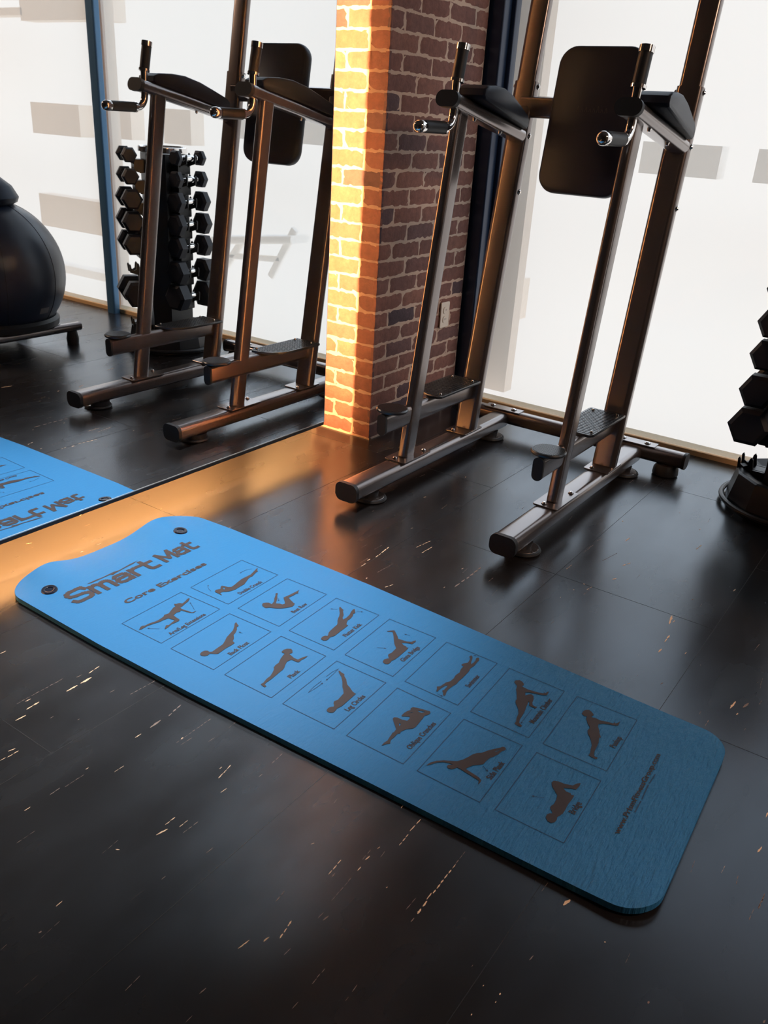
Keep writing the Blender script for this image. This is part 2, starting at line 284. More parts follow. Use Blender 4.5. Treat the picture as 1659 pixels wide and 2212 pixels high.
 ('Plank',[(875.4,1458.9),(874,1469.1),(877.4,1477.6),(885.9,1484),(893.7,1480),(900.2,1472.3),(896.2,1463.3),(906.7,1461),(918.1,1457.6),(930,1458.5),(932.3,1473.2),(938.3,1487.5),(940,1474.1),(937.4,1464.6),(939.3,1452.4),(933.9,1449),(917.7,1448.2),(914.6,1434.7),(919.7,1422.7),(927.2,1409.4),(929.7,1401.7),(930,1390.7),(932.2,1371.8),(934,1351.3),(933.9,1337.7),(935.5,1329.1),(944.2,1326.4),(943.8,1321.1),(937.8,1321),(927.8,1323.6),(928.9,1331.9),(924.3,1348.3),(923.6,1362.9),(916.8,1379.7),(911.2,1390.8),(906.4,1393.8),(902.7,1405),(902.4,1417.2),(894.1,1433.9),(888.8,1449.7),(888.5,1455),(885,1457.7),(878.8,1456.2)],
  [],
  [(835.1,1297.2),(826.9,1512.3),(973.4,1516.2),(982.4,1300.8)],[(968.6,1387.8),(967.3,1424.6)],[]),
 ('Leg Circles',[(1111.1,1346.4),(1108.9,1355.2),(1112.1,1363.1),(1115.8,1366.1),(1113.9,1371.7),(1107.2,1377),(1104.2,1384),(1107.6,1393.1),(1105.5,1405.7),(1103,1421.3),(1094.8,1430.8),(1085.5,1439.5),(1071.1,1457.7),(1058.1,1470.8),(1044.1,1479.9),(1037.7,1485.1),(1038.9,1487.9),(1048.1,1485),(1057.3,1484),(1061.9,1477.4),(1073.6,1469.9),(1088,1454.9),(1101.1,1449.1),(1115,1440.9),(1120.9,1439.3),(1126.4,1439),(1127.3,1422),(1128.3,1400.7),(1129.3,1379.7),(1125.9,1367.1),(1128,1357.2),(1128.6,1349.2),(1123.2,1344.2),(1116.5,1343.2)],
  [],
  [(1017.5,1300.7),(1007.8,1516.7),(1156.1,1520.8),(1165.4,1304.7)],[(1152.8,1375.1),(1150.6,1445.4)],[[(1029,1448.3),(1028.2,1472),(1032.1,1492.8),(1036.1,1464.6),(1038.2,1437.9)],[(1030.9,1426),(1032,1395.2),(1036.2,1371),(1038.8,1394.2),(1038.9,1420.9)]]),
 ('Oblique Crunches',[(1280.5,1327),(1279.6,1337.9),(1281.4,1347.8),(1278.5,1359.6),(1276.1,1373.4),(1274.6,1375.1),(1276.3,1380.9),(1274.7,1391.2),(1265.2,1401.1),(1256.3,1408.8),(1247.2,1418),(1246.9,1423.8),(1253.1,1428),(1265.6,1428.4),(1277.3,1432.6),(1277,1443.9),(1273.1,1448.3),(1258.9,1438.3),(1256.7,1439.5),(1255.8,1451.1),(1257.7,1462),(1261.6,1469.9),(1258.1,1476.5),(1260.3,1483),(1268.8,1486.9),(1281,1490.6),(1292,1493.3),(1299.9,1495.1),(1303.7,1490.4),(1302.8,1481.9),(1298.2,1473.5),(1300.6,1460.1),(1302.4,1443.5),(1304.2,1427),(1302.7,1418.4),(1292.4,1407.1),(1287.1,1391.1),(1289.7,1386),(1285.2,1380.9),(1286.3,1368.9),(1285.8,1354.2),(1291.5,1343.4),(1286.5,1338),(1282.6,1328.6)],
  [[(1267.2,1414.7),(1273,1413.4),(1273.7,1405.2)],[(1276.2,1479.7),(1282.3,1482.9),(1292.5,1486.8),(1287.3,1477.9),(1280,1476.6)],[(1263.6,1454.4),(1269.2,1466.7),(1270.7,1464.9)]],
  [(1200.6,1304.8),(1189.5,1521.5),(1340.6,1520.7),(1350.5,1307.4)],[(1337.7,1356),(1335,1466.6)],[]),
 ('Side Plank',[(1391.1,1335.4),(1393.6,1347.6),(1400.9,1360.3),(1412.6,1371.6),(1424.6,1379.5),(1436.5,1387.7),(1444,1400.6),(1448.2,1413.5),(1451.9,1427.6),(1456.6,1437),(1465.3,1445.4),(1472,1460.6),(1480.9,1474.9),(1488.6,1485.4),(1491.7,1492.2),(1496.9,1493.5),(1501.2,1489.9),(1501,1484.1),(1497.4,1478.3),(1495.6,1462.9),(1491.2,1449.7),(1487,1442.2),(1485.4,1427.1),(1485.5,1415.1),(1478.6,1406.8),(1469.4,1396.8),(1464.7,1384.9),(1462.8,1378.1),(1478.1,1375.9),(1497.4,1373.3),(1506.3,1368.8),(1508.1,1361.3),(1507.1,1353),(1503.4,1364),(1497,1365.3),(1483.1,1367),(1465.9,1368.7),(1455,1370.5),(1446.7,1370.4),(1443.8,1364.1),(1440.6,1358.4),(1432.1,1356),(1427.2,1360),(1427.5,1366.4),(1435.1,1371.8),(1426.2,1371.3),(1414.4,1365.8),(1404.8,1356.7),(1398.6,1345),(1393.8,1336.5)],
  [[(1485.5,1466.4),(1491.5,1480.1),(1491.7,1476.6),(1487.6,1467.1)]],
  [(1385.2,1308.4),(1375.4,1521.4),(1523.9,1524),(1534.8,1310.7)],[(1522.1,1382.8),(1520.8,1448.5)],[[(1488.5,1409.5),(1502.1,1402.6)]]),
 ('Bridge',[(1659.7,1356.9),(1658.1,1365.1),(1660.8,1372.1),(1665.6,1374.7),(1662.6,1379.5),(1655.6,1385.9),(1654.4,1392.3),(1656.9,1401.6),(1655.4,1416.4),(1651.7,1429.6),(1643.1,1436.7),(1632.5,1446.1),(1626.1,1456.5),(1627.3,1464.1),(1636.2,1468.6),(1649.6,1470.1),(1665.4,1476.4),(1669.7,1487.6),(1675.6,1493.7),(1677.2,1484.6),(1676.1,1469.5),(1666.9,1465.9),(1652.4,1456.9),(1661.1,1451.1),(1671.5,1451.9),(1673.7,1448.6),(1680,1450.6),(1680.8,1434.2),(1680,1418.9),(1682,1401),(1682.4,1386.9),(1680,1379),(1677.6,1371.2),(1680.2,1363.9),(1679.2,1354.8),(1674.3,1349.4),(1666.8,1349.7)],
  [],
  [(1569.2,1312.1),(1559.2,1523.6),(1707,1528),(1716.7,1316.6)],[(1702.3,1400.4),(1702,1439.6)],[[(1633.2,1404.9),(1612.5,1395)]]),
]
TITLE = {'smart': [(299.5, 1278.4), (300.3, 1569.6), (241.1, 1297.0)], 'mat': [(297.0, 1595.9), (298.4, 1725.8), (244.5, 1608.3)], 'core': [(402.6, 1362.3), (400.2, 1664.4), (382.0, 1369.0)], 'swoosh': [(238.6, 1356.8), (235.5, 1387.4), (236.2, 1412.2), (233.5, 1437.0), (232.2, 1452.8), (235.5, 1471.7), (229.6, 1513.7), (228.4, 1547.5), (235.3, 1522.6), (237.5, 1490.2), (239.9, 1468.1), (242.3, 1452.9), (246.3, 1441.4), (238.5, 1437.9), (240.6, 1399.2), (242.5, 1369.4)], 'E': [(405.3, 1473.0), (382.5, 1473.9)], 'url': [(1793.4, 1404.4), (1780.7, 1692.4), (1782.6, 1403.2)], 'faint': [[(1797.2, 1485.3), (1796.1, 1522.1)], [(1795.4, 1531.6), (1792.0, 1579.6)], [(1792.0, 1587.3), (1792.5, 1621.0)]]}
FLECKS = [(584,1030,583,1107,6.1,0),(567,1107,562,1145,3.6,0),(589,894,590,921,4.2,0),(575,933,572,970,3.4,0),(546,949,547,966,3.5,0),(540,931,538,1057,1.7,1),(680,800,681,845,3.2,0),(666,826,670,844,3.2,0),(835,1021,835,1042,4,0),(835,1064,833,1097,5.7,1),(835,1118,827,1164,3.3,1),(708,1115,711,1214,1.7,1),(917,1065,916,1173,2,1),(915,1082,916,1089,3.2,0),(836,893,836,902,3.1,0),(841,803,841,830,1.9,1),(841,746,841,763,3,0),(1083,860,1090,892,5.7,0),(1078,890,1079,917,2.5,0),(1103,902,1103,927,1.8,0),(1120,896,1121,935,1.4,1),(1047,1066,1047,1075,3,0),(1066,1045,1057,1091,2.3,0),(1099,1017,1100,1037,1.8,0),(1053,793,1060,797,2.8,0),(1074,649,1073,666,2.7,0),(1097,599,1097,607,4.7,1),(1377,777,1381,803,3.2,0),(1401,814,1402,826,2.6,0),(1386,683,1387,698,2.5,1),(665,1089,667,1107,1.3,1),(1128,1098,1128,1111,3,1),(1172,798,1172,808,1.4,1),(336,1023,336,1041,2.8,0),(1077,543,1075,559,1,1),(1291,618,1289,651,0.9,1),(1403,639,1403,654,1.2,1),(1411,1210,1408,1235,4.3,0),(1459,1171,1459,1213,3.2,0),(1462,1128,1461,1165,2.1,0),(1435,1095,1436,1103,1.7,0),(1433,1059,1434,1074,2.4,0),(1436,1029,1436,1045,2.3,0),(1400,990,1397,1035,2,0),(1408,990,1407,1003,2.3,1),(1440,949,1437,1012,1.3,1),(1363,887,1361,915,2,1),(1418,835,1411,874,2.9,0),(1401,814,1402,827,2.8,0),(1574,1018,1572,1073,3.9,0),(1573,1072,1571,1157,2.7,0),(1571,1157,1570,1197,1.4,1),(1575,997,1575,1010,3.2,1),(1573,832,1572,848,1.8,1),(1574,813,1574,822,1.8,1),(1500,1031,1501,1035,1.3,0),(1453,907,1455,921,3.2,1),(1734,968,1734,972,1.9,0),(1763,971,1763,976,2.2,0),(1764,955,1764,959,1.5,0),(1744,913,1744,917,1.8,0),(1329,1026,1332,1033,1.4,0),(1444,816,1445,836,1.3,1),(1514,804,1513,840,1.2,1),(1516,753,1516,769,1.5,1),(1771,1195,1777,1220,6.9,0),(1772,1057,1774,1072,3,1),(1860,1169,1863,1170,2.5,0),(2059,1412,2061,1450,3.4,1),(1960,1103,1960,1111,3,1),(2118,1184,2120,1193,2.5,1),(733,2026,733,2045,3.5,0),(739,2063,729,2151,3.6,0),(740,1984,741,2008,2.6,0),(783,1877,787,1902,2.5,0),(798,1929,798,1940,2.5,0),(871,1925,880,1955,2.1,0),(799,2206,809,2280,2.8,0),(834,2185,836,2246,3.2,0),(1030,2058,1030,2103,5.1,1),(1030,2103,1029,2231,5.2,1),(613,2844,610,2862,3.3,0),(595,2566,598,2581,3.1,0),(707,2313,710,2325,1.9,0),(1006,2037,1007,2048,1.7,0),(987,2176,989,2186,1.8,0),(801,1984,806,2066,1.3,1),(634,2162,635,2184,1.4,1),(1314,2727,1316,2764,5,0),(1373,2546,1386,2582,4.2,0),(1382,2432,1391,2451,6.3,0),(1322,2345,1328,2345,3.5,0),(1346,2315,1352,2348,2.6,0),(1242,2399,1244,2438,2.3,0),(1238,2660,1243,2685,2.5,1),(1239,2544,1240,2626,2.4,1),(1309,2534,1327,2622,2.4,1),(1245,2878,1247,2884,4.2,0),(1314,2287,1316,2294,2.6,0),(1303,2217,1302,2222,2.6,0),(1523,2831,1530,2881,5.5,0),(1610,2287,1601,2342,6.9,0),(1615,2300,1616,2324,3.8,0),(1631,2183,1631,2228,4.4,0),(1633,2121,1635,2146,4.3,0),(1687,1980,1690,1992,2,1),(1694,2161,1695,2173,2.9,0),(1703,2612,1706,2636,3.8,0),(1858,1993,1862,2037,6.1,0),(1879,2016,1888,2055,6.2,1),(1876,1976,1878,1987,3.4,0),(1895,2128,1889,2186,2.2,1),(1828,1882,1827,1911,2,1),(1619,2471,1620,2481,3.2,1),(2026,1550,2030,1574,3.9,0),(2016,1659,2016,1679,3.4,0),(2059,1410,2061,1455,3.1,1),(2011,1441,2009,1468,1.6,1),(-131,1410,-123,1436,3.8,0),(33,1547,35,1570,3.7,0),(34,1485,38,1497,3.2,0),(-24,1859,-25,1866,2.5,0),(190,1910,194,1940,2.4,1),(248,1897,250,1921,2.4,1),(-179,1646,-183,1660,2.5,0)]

# ================================================================== THE ROOM
XL, XR, YB, YW, ZC = -.24, 5.6, -3.0, 3.80, 3.0
YC0, YC1, XC = 2.932, 3.636, .081     # brick pillar
def struct(o): o['kind'] = 'structure'; return o

# floor with its seams and worn flecks (surface pattern)
m = MB(); m.add([(XL, YB, 0), (XR, YB, 0), (XR, YW+.02, 0), (XL, YW+.02, 0)], [(0, 1, 2, 3)])
def sliver(x1, y1, x2, y2, w, faint):
    m.cm = 2 if faint else 1
    d = Vector((x2-x1, y2-y1, 0)); ln = d.length
    if ln < 1e-4: d = Vector((0, 1, 0)); ln = .004
    d.normalize(); s = Vector((-d.y, d.x, 0)); k = max(1, int(ln/max(.012, w*3.5)))
    for i in range(k):
        a = ln*(i+random.uniform(0, .12))/k; b = ln*(i+random.uniform(.78, 1.02))/k; ww = w*random.uniform(.45, 1.0)*.5
        off = random.uniform(-.25, .25)*w; nn_ = 6; top = []; bot = []
        for j in range(nn_+1):
            t = j/nn_; e = math.sin(math.pi*min(max(t, .04), .96))**.6*ww
            p = Vector((x1, y1, .0004)) + d*(a+(b-a)*t) + s*off
            top.append(p+s*e*random.uniform(.45, 1.15)); bot.append(p-s*e*random.uniform(.45, 1.15))
        vs = top+bot; fs = [(j, j+1, nn_+2+j, nn_+1+j) for j in range(nn_)]
        m.add(vs, fs)
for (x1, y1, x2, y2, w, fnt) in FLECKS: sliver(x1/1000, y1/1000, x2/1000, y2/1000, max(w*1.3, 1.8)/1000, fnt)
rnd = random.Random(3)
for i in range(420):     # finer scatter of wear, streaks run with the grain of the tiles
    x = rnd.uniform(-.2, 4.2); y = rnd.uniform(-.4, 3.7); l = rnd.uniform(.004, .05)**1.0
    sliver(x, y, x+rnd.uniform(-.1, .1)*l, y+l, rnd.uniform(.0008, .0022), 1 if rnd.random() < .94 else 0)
m.cm = 3
def seam(x0, y0, x1, y1, w=.0007):
    if abs(x1-x0) < abs(y1-y0): m.add([(x0-w, y0, .0003), (x0+w, y0, .0003), (x0+w, y1, .0003), (x0-w, y1, .0003)], [(0, 1, 2, 3)])
    else: m.add([(x0, y0-w, .0003), (x1, y0-w, .0003), (x1, y0+w, .0003), (x0, y0+w, .0003)], [(0, 1, 2, 3)])
for x in (-.22, .258, .742, 1.23, 1.72, 2.2, 2.69, 3.17, 3.66, 4.15): seam(x, YB, x, YW)
for y in (-2.05, -1.08, -.10, .88, 1.855, 2.828, 3.70): seam(XL, y, .74, y)
for y in (-2.5, -1.56, -.58, .39, 1.37, 2.345, 3.32): seam(.742, y, 1.72, y)
for y in (-2.05, -1.08, -.10, .88, 1.855, 2.828): seam(1.72, y, XR, y)
struct(m.build('floor', [FL, FLECK, FLECK2, SEAM], smooth=False))

struct(MB().box((XL-.1, YB-.1, ZC), (XR+.1, YW+.3, ZC+.1)).build('ceiling', CEIL, smooth=False))
struct(MB().box((XL-.1, YB-.1, 0), (XL, YW+.3, ZC)).build('wall_left', WALL, smooth=False))
struct(MB().box((XR, YB-.1, 0), (XR+.1, YW+.3, ZC)).build('wall_right', DARK, smooth=False))
struct(MB().box((XL, YB-.1, 0), (XR, YB, ZC)).build('wall_back', DARK, smooth=False))

# window wall: navy jamb beside the pillar, glass, mullion, wooden sill strip
m = MB()
m.sweep(rrect(.075, .12, .008), [(.100, 3.715, 0), (.100, 3.715, ZC)], up=(0, 1, 0))
m.sweep(rrect(.022, .05, .006), [(.146, 3.745, 0), (.146, 3.745, ZC)], up=(0, 1, 0))
m.box((XL, YC1, 0), (.064, YW+.02, ZC))
struct(m.build('trim_1', NAVY))
struct(MB().box((-.06, 4.02, 0), (.165, 4.10, ZC)).build('trim_4', REVEAL, smooth=False))
struct(MB().box((.13, 3.775, 0), (XR, YW, .022)).build('trim_2', WOOD, smooth=False))
m = MB(); m.box((2.60, 3.83, 0), (2.70, 3.90, ZC)); m.box((XR-.1, 3.83, 0), (XR, 3.9, ZC)); m.box((.222, 3.83, ZC-.2), (XR, 3.90, ZC)); m.box((.222, 3.83, 0), (XR, 3.90, .012))
wf = struct(m.build('window_1', REVEAL, smooth=False))
gm_ = MB(); gm_.add([(.222, 3.86, .012), (2.60, 3.86, .012), (2.60, 3.86, ZC-.2), (.222, 3.86, ZC-.2)], [(0, 1, 2, 3)]); gm_.build('pane', GLASS, wf, smooth=False)
gm_ = MB(); gm_.add([(2.70, 3.86, .012), (XR-.1, 3.86, .012), (XR-.1, 3.86, ZC-.2), (2.70, 3.86, ZC-.2)], [(0, 1, 2, 3)]); gm_.build('pane', GLASS, wf, smooth=False)
m = MB(); m.sweep(rrect(.075, .05, .012), [(2.595, 3.745, 0), (2.595, 3.745, ZC)], up=(0, 1, 0))
struct(m.build('trim_3', MULL))

# roller shades
def shade(x0, x1, label):
    m = MB(); n = 40; vs = []; fs = []
    for i in range(n+1):
        x = x0+(x1-x0)*i/n
        for j in range(13):
            z = .034+(ZC-.12-.034)*j/12
            vs.append((x, 3.795+.004*math.sin(i*.9)+.003*math.sin(j*1.3), z))
    for i in range(n):
        for j in range(12): a = i*13+j; fs.append((a, a+13, a+14, a+1))
    m.add(vs, fs); o = m.build('roller_shade', SH); tag(o, label, 'window shade', 'translucent shades along the window wall')
    MB().sweep(rrect(.016, .024, .007), [(x0, 3.793, .036), (x1, 3.793, .036)]).build('hem_bar', HEM, o)
    MB().sweep(circ(.03), [(x0, 3.79, ZC-.10), (x1, 3.79, ZC-.10)]).build('roller', HEM, o)
shade(.105, 2.575, 'bright translucent roller shade behind the power tower, beside the brick pillar')
shade(2.655, 5.45, 'translucent roller shade beyond the blue mullion, seen only in the mirror')

# brick pillar, every brick laid with its mortar
m = MB(); m.cm = 1
m.box((XL, YC0+.006, 0), (XC-.006, YC1, ZC))
m.box((XL, YC0-.002, 0), (XC+.002, YC0+.012, .006)); m.box((XC-.012, YC0, 0), (XC+.002, YC1, .006))
m.cm = 0
BL, BH, MJ, CH = .194, .0585, .0095, .0677
r2 = random.Random(11)
def brick(x0, x1, y0, y1, z0, z1):
    # rough edged brick: a box with ragged, slightly rounded visible edges
    n = 7; jit = lambda s: r2.uniform(-s, s)
    bm_v = []; 
    def face(P, U, Vv, W, uc, vc, corner=False):      # grid patch in plane P + u U + v V, outward W
        base = len(m.v); nu = max(3, int(uc/.018)); nv = 4; vs = []
        for i in range(nu+1):
            for j in range(nv+1):
                u = i/nu; v_ = j/nv; e = 0
                if (i == nu or (i == 0 and not corner)) or j in (0, nv): e = -.0030+jit(.0011)
                du = (jit(.0022) if (i == nu or (i == 0 and not corner)) else 0); dv = (jit(.0022) if j in (0, nv) else 0)
                vs.append(P+U*(u*uc+du)+Vv*(v_*vc+dv)+W*(e+jit(.0007)))
        fs = [(i*(nv+1)+j, (i+1)*(nv+1)+j, (i+1)*(nv+1)+j+1, i*(nv+1)+j+1) for i in range(nu) for j in range(nv)]
        # skirt back into the mortar
        bl = len(vs); 
        loop = [(i, 0) for i in range(nu+1)]+[(nu, j) for j in range(1, nv+1)]+[(i, nv) for i in range(nu-1, -1, -1)]+[(0, j) for j in range(nv-1, 0, -1)]
        idx = [i*(nv+1)+j for i, j in loop]
        for q in idx: vs.append(vs[q]-W*.012)
        for a in range(len(idx)): b_ = (a+1) % len(idx); fs.append((idx[a], idx[b_], bl+b_, bl+a))
        m.add(vs, fs)
    return face
face = brick(0, 0, 0, 0, 0, 0)
X, Y, Z = Vector((1, 0, 0)), Vector((0, 1, 0)), Vector((0, 0, 1))
for c in range(int(ZC/CH)+1):
    z0 = c*CH+.004; 
    if z0+BH > ZC: break
    # front face (normal -y): header at the corner on even courses
    segs = []; u = 0; first = .092 if c % 2 == 0 else .194; ln = first
    while u < XC-XL-.01:
        e = min(u+ln, XC-XL-.002); segs.append((u, e)); u = e+MJ; ln = .194
    for a, b_ in segs:
        a2 = .003 if a == 0 else a; face(Vector((XC-a2, YC0+.003, z0)), -X, Z, -Y, b_-a2, BH, a == 0) if b_-a > .02 else None
    # right face (normal +x): complementary
    segs = []; u = 0; first = .194 if c % 2 == 0 else .092; ln = first
    W_ = YC1-YC0
    while u < W_-.01:
        e = min(u+ln, W_); segs.append((u, e)); u = e+MJ; ln = .194
    for a, b_ in segs:
        a2 = .003 if a == 0 else a
        if b_-a > .02: face(Vector((XC-.003, YC0+a2, z0)), Y, Z, X, b_-a2, BH, a == 0)
struct(m.build('wall_pillar', [BRK, MORT], angle=60))

# power outlet on the pillar
t = empty('power_outlet', (XC, 3.477, .466), 'small double power outlet on the right face of the brick pillar', 'power outlet')
MB().prism(rrect(.072, .116, .006), 0, .006, frame_to((XC, 3.477, .466), (XC+1, 3.477, .466)), ch=.0015).build('cover_plate', PLATE, t)
for dz in (-.021, .021):
    s_ = MB().prism(rrect(.034, .030, .012), 0, .0025, frame_to((XC+.006, 3.477, .466+dz), (XC+1, 3.477, .466+dz))).build('socket', PLATE, t)
    q = MB()
    for dy in (-.006, .006): q.box((XC+.0084, 3.477+dy-.001, .466+dz-.002), (XC+.0088, 3.477+dy+.001, .466+dz+.006))
    q.build('slots', SLOT, s_, smooth=False)

# wall mirror: silvered panel held off the wall, lit from behind
MY0, MY1, MZ0, MZ1 = -2.9, 2.718, .117, 2.7
t = empty('wall_mirror', (0, 0, MZ0), 'large frameless wall mirror floating above the floor with warm light glowing behind it', 'mirror')
MB().add([(0, MY0, MZ0), (0, MY1, MZ0), (0, MY1, MZ1), (0, MY0, MZ1)], [(0, 1, 2, 3)]).build('mirror_pane', MIR, t, smooth=False)
m = MB(); m.box((-.006, MY1, MZ0), (0, MY1+.002, MZ1)); m.box((-.006, MY0, MZ0-.003), (.001, MY1+.002, MZ0)); m.build('polished_edge', MEDGE, t, smooth=False)
MB().box((-.030, MY0, MZ0-.004), (-.0015, MY1, MZ1)).build('backing_board', MBACK, t, smooth=False)
MB().box((-.028, MY0, MZ0-.016), (-.001, MY1, MZ0-.004)).build('bottom_channel', MBACK, t, smooth=False)
MB().box((-.20, MY0+.1, .32), (-.030, 2.45, 2.5)).build('standoff_box', MBACK, t, smooth=False)
MB().box((-.052, 2.450, .20), (-.034, 2.456, 2.5)).build('light_strip', LEDM, t, smooth=False)
MB().box((-.14, MY0+.1, .314), (-.12, 2.42, .320)).build('light_strip', LEDM, t, smooth=False)
def led(name, loc, rot, sx, sy, p):
    o = area(name, loc, rot, sx, sy, p, (1.0, .52, .21) if 'side' in name else (1.0, .47, .17), 168 if 'side' in name else 180); return o
led('mirror_side_light', (-.045, 2.46, 1.35), (math.radians(90), 0, 0), .02, 2.3, LED1)
led('mirror_bottom_light', (-.13, .0, .310), (0, 0, 0), .02, 4.6, LED2)

# ================================================================== EXERCISE MAT
TH = .015
def bmp(t_, c, w): return math.exp(-((t_-c)/w)**2)
def lift(x, y):
    a = math.exp(-max(0, x-.06)/.085); l = .036*a*(bmp(y, 1.33, .075)+bmp(y, 1.735, .085))
    b = math.exp(-max(0, 1.9-x)/.09)
    return l+b*(.010*bmp(y, 1.27, .09)+.006*bmp(y, 1.80, .06))
def interp(t_, P):
    if t_ <= P[0][0]: return P[0][1]
    for (a, b), (c, d) in zip(P, P[1:]):
        if t_ <= c: return b+(d-b)*(t_-a)/(c-a)
    return P[-1][1]
NE = [(.09, 1.196), (.5, 1.190), (.81, 1.195), (1.33, 1.217), (1.74, 1.232), (1.92, 1.238)]
FE = [(.09, 1.842), (.28, 1.888), (.844, 1.886), (1.449, 1.862), (1.75, 1.850), (1.92, 1.846)]
FE[0] = (.09, 1.878)
X0, X1 = .088, 1.916; RN, RF = .075, .07
xs_ = []
for i in range(12): xs_.append(X0+RN*(1-math.cos(math.pi/2*i/12)))
k = 150
for i in range(k+1): xs_.append(X0+RN+(X1-X0-2*RN)*i/k)
for i in range(11, -1, -1): xs_.append(X1-RN*(1-math.cos(math.pi/2*i/12)))
nv = 56; top = []
for x in xs_:
    dn = RN-min(x-X0, X1-x, RN); rn_ = RN-math.sqrt(max(0, RN*RN-dn*dn))
    y0 = interp(x, NE)+rn_; y1 = interp(x, FE)-rn_
    for j in range(nv+1):
        y = y0+(y1-y0)*j/nv; xx = x
        if x > 1.7: xx = x-.020*(x-1.7)/.2*((y-1.24)/.6)
        top.append((xx, y, TH+lift(xx, y)))
m = MB(); w_ = nv+1; nx = len(xs_)
f = [(i*w_+j, (i+1)*w_+j, (i+1)*w_+j+1, i*w_+j+1) for i in range(nx-1) for j in range(nv)]
loop = [(i, 0) for i in range(nx)]+[(nx-1, j) for j in range(1, nv+1)]+[(i, nv) for i in range(nx-2, -1, -1)]+[(0, j) for j in range(nv-1, 0, -1)]
idx = [i*w_+j for i, j in loop]
bot = [(p[0], p[1], p[2]-TH+.0005) for p in top]; off = len(top)
f += [(off+a, off+d, off+c, off+b) for a, b, c, d in f]
for a in range(len(idx)): b = (a+1) % len(idx); f.append((idx[a], off+idx[a], off+idx[b], idx[b]))
m.add(top+bot, f)
matobj = m.build('exercise_mat', BLUE, angle=50)
tag(matobj, 'blue foam exercise mat printed with pose silhouettes, lying on the black floor', 'exercise mat')
def surf(x, y, e=.0007): return Vector((x, y, TH+lift(x, y)+e))
for gx, gy in ((.190, 1.270), (.185, 1.757)):
    c = surf(gx, gy, 0); dx = (lift(gx+.01, gy)-lift(gx-.01, gy))/.02; dy = (lift(gx, gy+.01)-lift(gx, gy-.01))/.02
    M = frame_to(c, c+Vector((-dx, -dy, 1)), up=(0, 1, 0))
    g_ = MB().lathe([(.0105, -.002), (.0115, .003), (.0150, .0042), (.0205, .0035), (.0225, .0)], 28, M).build('grommet', GROM, matobj)
    MB().lathe([(0, .0012), (.0108, .0012)], 20, M).build('grommet_hole', GROM, g_)

from mathutils.geometry import tessellate_polygon
def flat(name, polys, m_, parent, e=.0008):
    """polys: list of outer loops each with holes, tessellated on the mat's surface"""
    q = MB()
    for outer, holes in polys:
        loops = [[Vector((x, y, 0)) for x, y in outer]]+[[Vector((x, y, 0)) for x, y in h] for h in holes]
        tri = tessellate_polygon(loops); pts = [p for lp in loops for p in lp]
        q.add([surf(p.x, p.y, e) for p in pts], tri)
    return q.build(name, m_, parent, smooth=False)
def linepoly(pts, w, closed=False):
    o = []; n = len(pts)
    for i in range(n if closed else n-1):
        a = Vector(pts[i]); b = Vector(pts[(i+1) % n]); d = (b-a)
        if d.length < 1e-5: continue
        d.normalize(); s = Vector((-d.y, d.x))*w/2; e = d*w/2; k_ = max(1, int((b-a).length/.03))
        for j in range(k_):
            p = a+(b-a)*(j/k_)-(e if j == 0 else d*0); r = a+(b-a)*((j+1)/k_)+(e if j == k_-1 else d*0)
            o.append(([tuple(p-s), tuple(r-s), tuple(r+s), tuple(p+s)], []))
    return o
def text(name, body, p0, p1, pc, m_, parent, bold=.0, e=.0008):
    """lettering laid between baseline points p0 and p1, capitals reaching towards pc"""
    cu = bpy.data.curves.new(name, 'FONT'); cu.body = body; cu.size = 1.0; cu.offset = bold; cu.resolution_u = 3; cu.space_character = 1.04
    to = bpy.data.objects.new(name, cu); COL.objects.link(to)
    dg = bpy.context.evaluated_depsgraph_get(); me = bpy.data.meshes.new_from_object(to.evaluated_get(dg)); bpy.data.objects.remove(to)
    vs = [v_.co.copy() for v_ in me.vertices]; x0 = min(v_.x for v_ in vs); x1 = max(v_.x for v_ in vs)
    P0, P1, PC = Vector(p0), Vector(p1), Vector(pc); U = (P1-P0)/(x1-x0); Hh = (PC-P0); Hh = Hh-Hh.project(P1-P0); Hh = Hh/.70
    q = MB(); nv_ = []
    for v_ in vs: p = P0+U*(v_.x-x0)+Hh*v_.y; nv_.append(surf(p.x, p.y, e))
    q.add(nv_, [tuple(pl.vertices) for pl in me.polygons]); return q.build(name, m_, parent, smooth=False)
mm = lambda P: [(a/1000, b/1000) for a, b in P]
T_ = {k_: mm(v_) if k_ != 'faint' else [mm(s_) for s_ in v_] for k_, v_ in TITLE.items()}
# wide square lettering of the title, drawn with strokes
GL = {  # letter: (width, strokes on a unit-height grid)
 'S': (1.25, [[(1.2,.80),(1.1,.97),(.9,1.0),(.35,1.0),(.12,.92),(.05,.78),(.12,.62),(.35,.54),(.9,.47),(1.12,.38),(1.18,.23),(1.08,.08),(.88,0),(.30,0),(.10,.05),(0,.20)]]),
 'm': (1.45, [[(.05,0),(.05,.72)],[(.05,.52),(.18,.66),(.38,.72),(.52,.70),(.64,.62),(.68,.50),(.68,0)],[(.68,.52),(.80,.66),(1.0,.72),(1.18,.70),(1.29,.62),(1.33,.50),(1.33,0)]]),
 'a': (1.10, [[(.12,.60),(.25,.70),(.45,.72),(.78,.71),(.93,.62),(.96,.48),(.96,0)],[(.96,.42),(.35,.40),(.12,.32),(.06,.20),(.12,.07),(.35,0),(.70,.02),(.96,.16)]]),
 'r': (.78, [[(.06,0),(.06,.72)],[(.06,.46),(.18,.63),(.38,.71),(.74,.71)]]),
 't': (.80, [[(.22,.98),(.22,.18),(.30,.04),(.48,0),(.74,0)],[(0,.70),(.72,.70)]]),
 'M': (1.45, [[(.06,0),(.06,1.0)],[(.06,1.0),(.68,.20)],[(.68,.20),(1.30,1.0)],[(1.30,1.0),(1.30,0)]])}
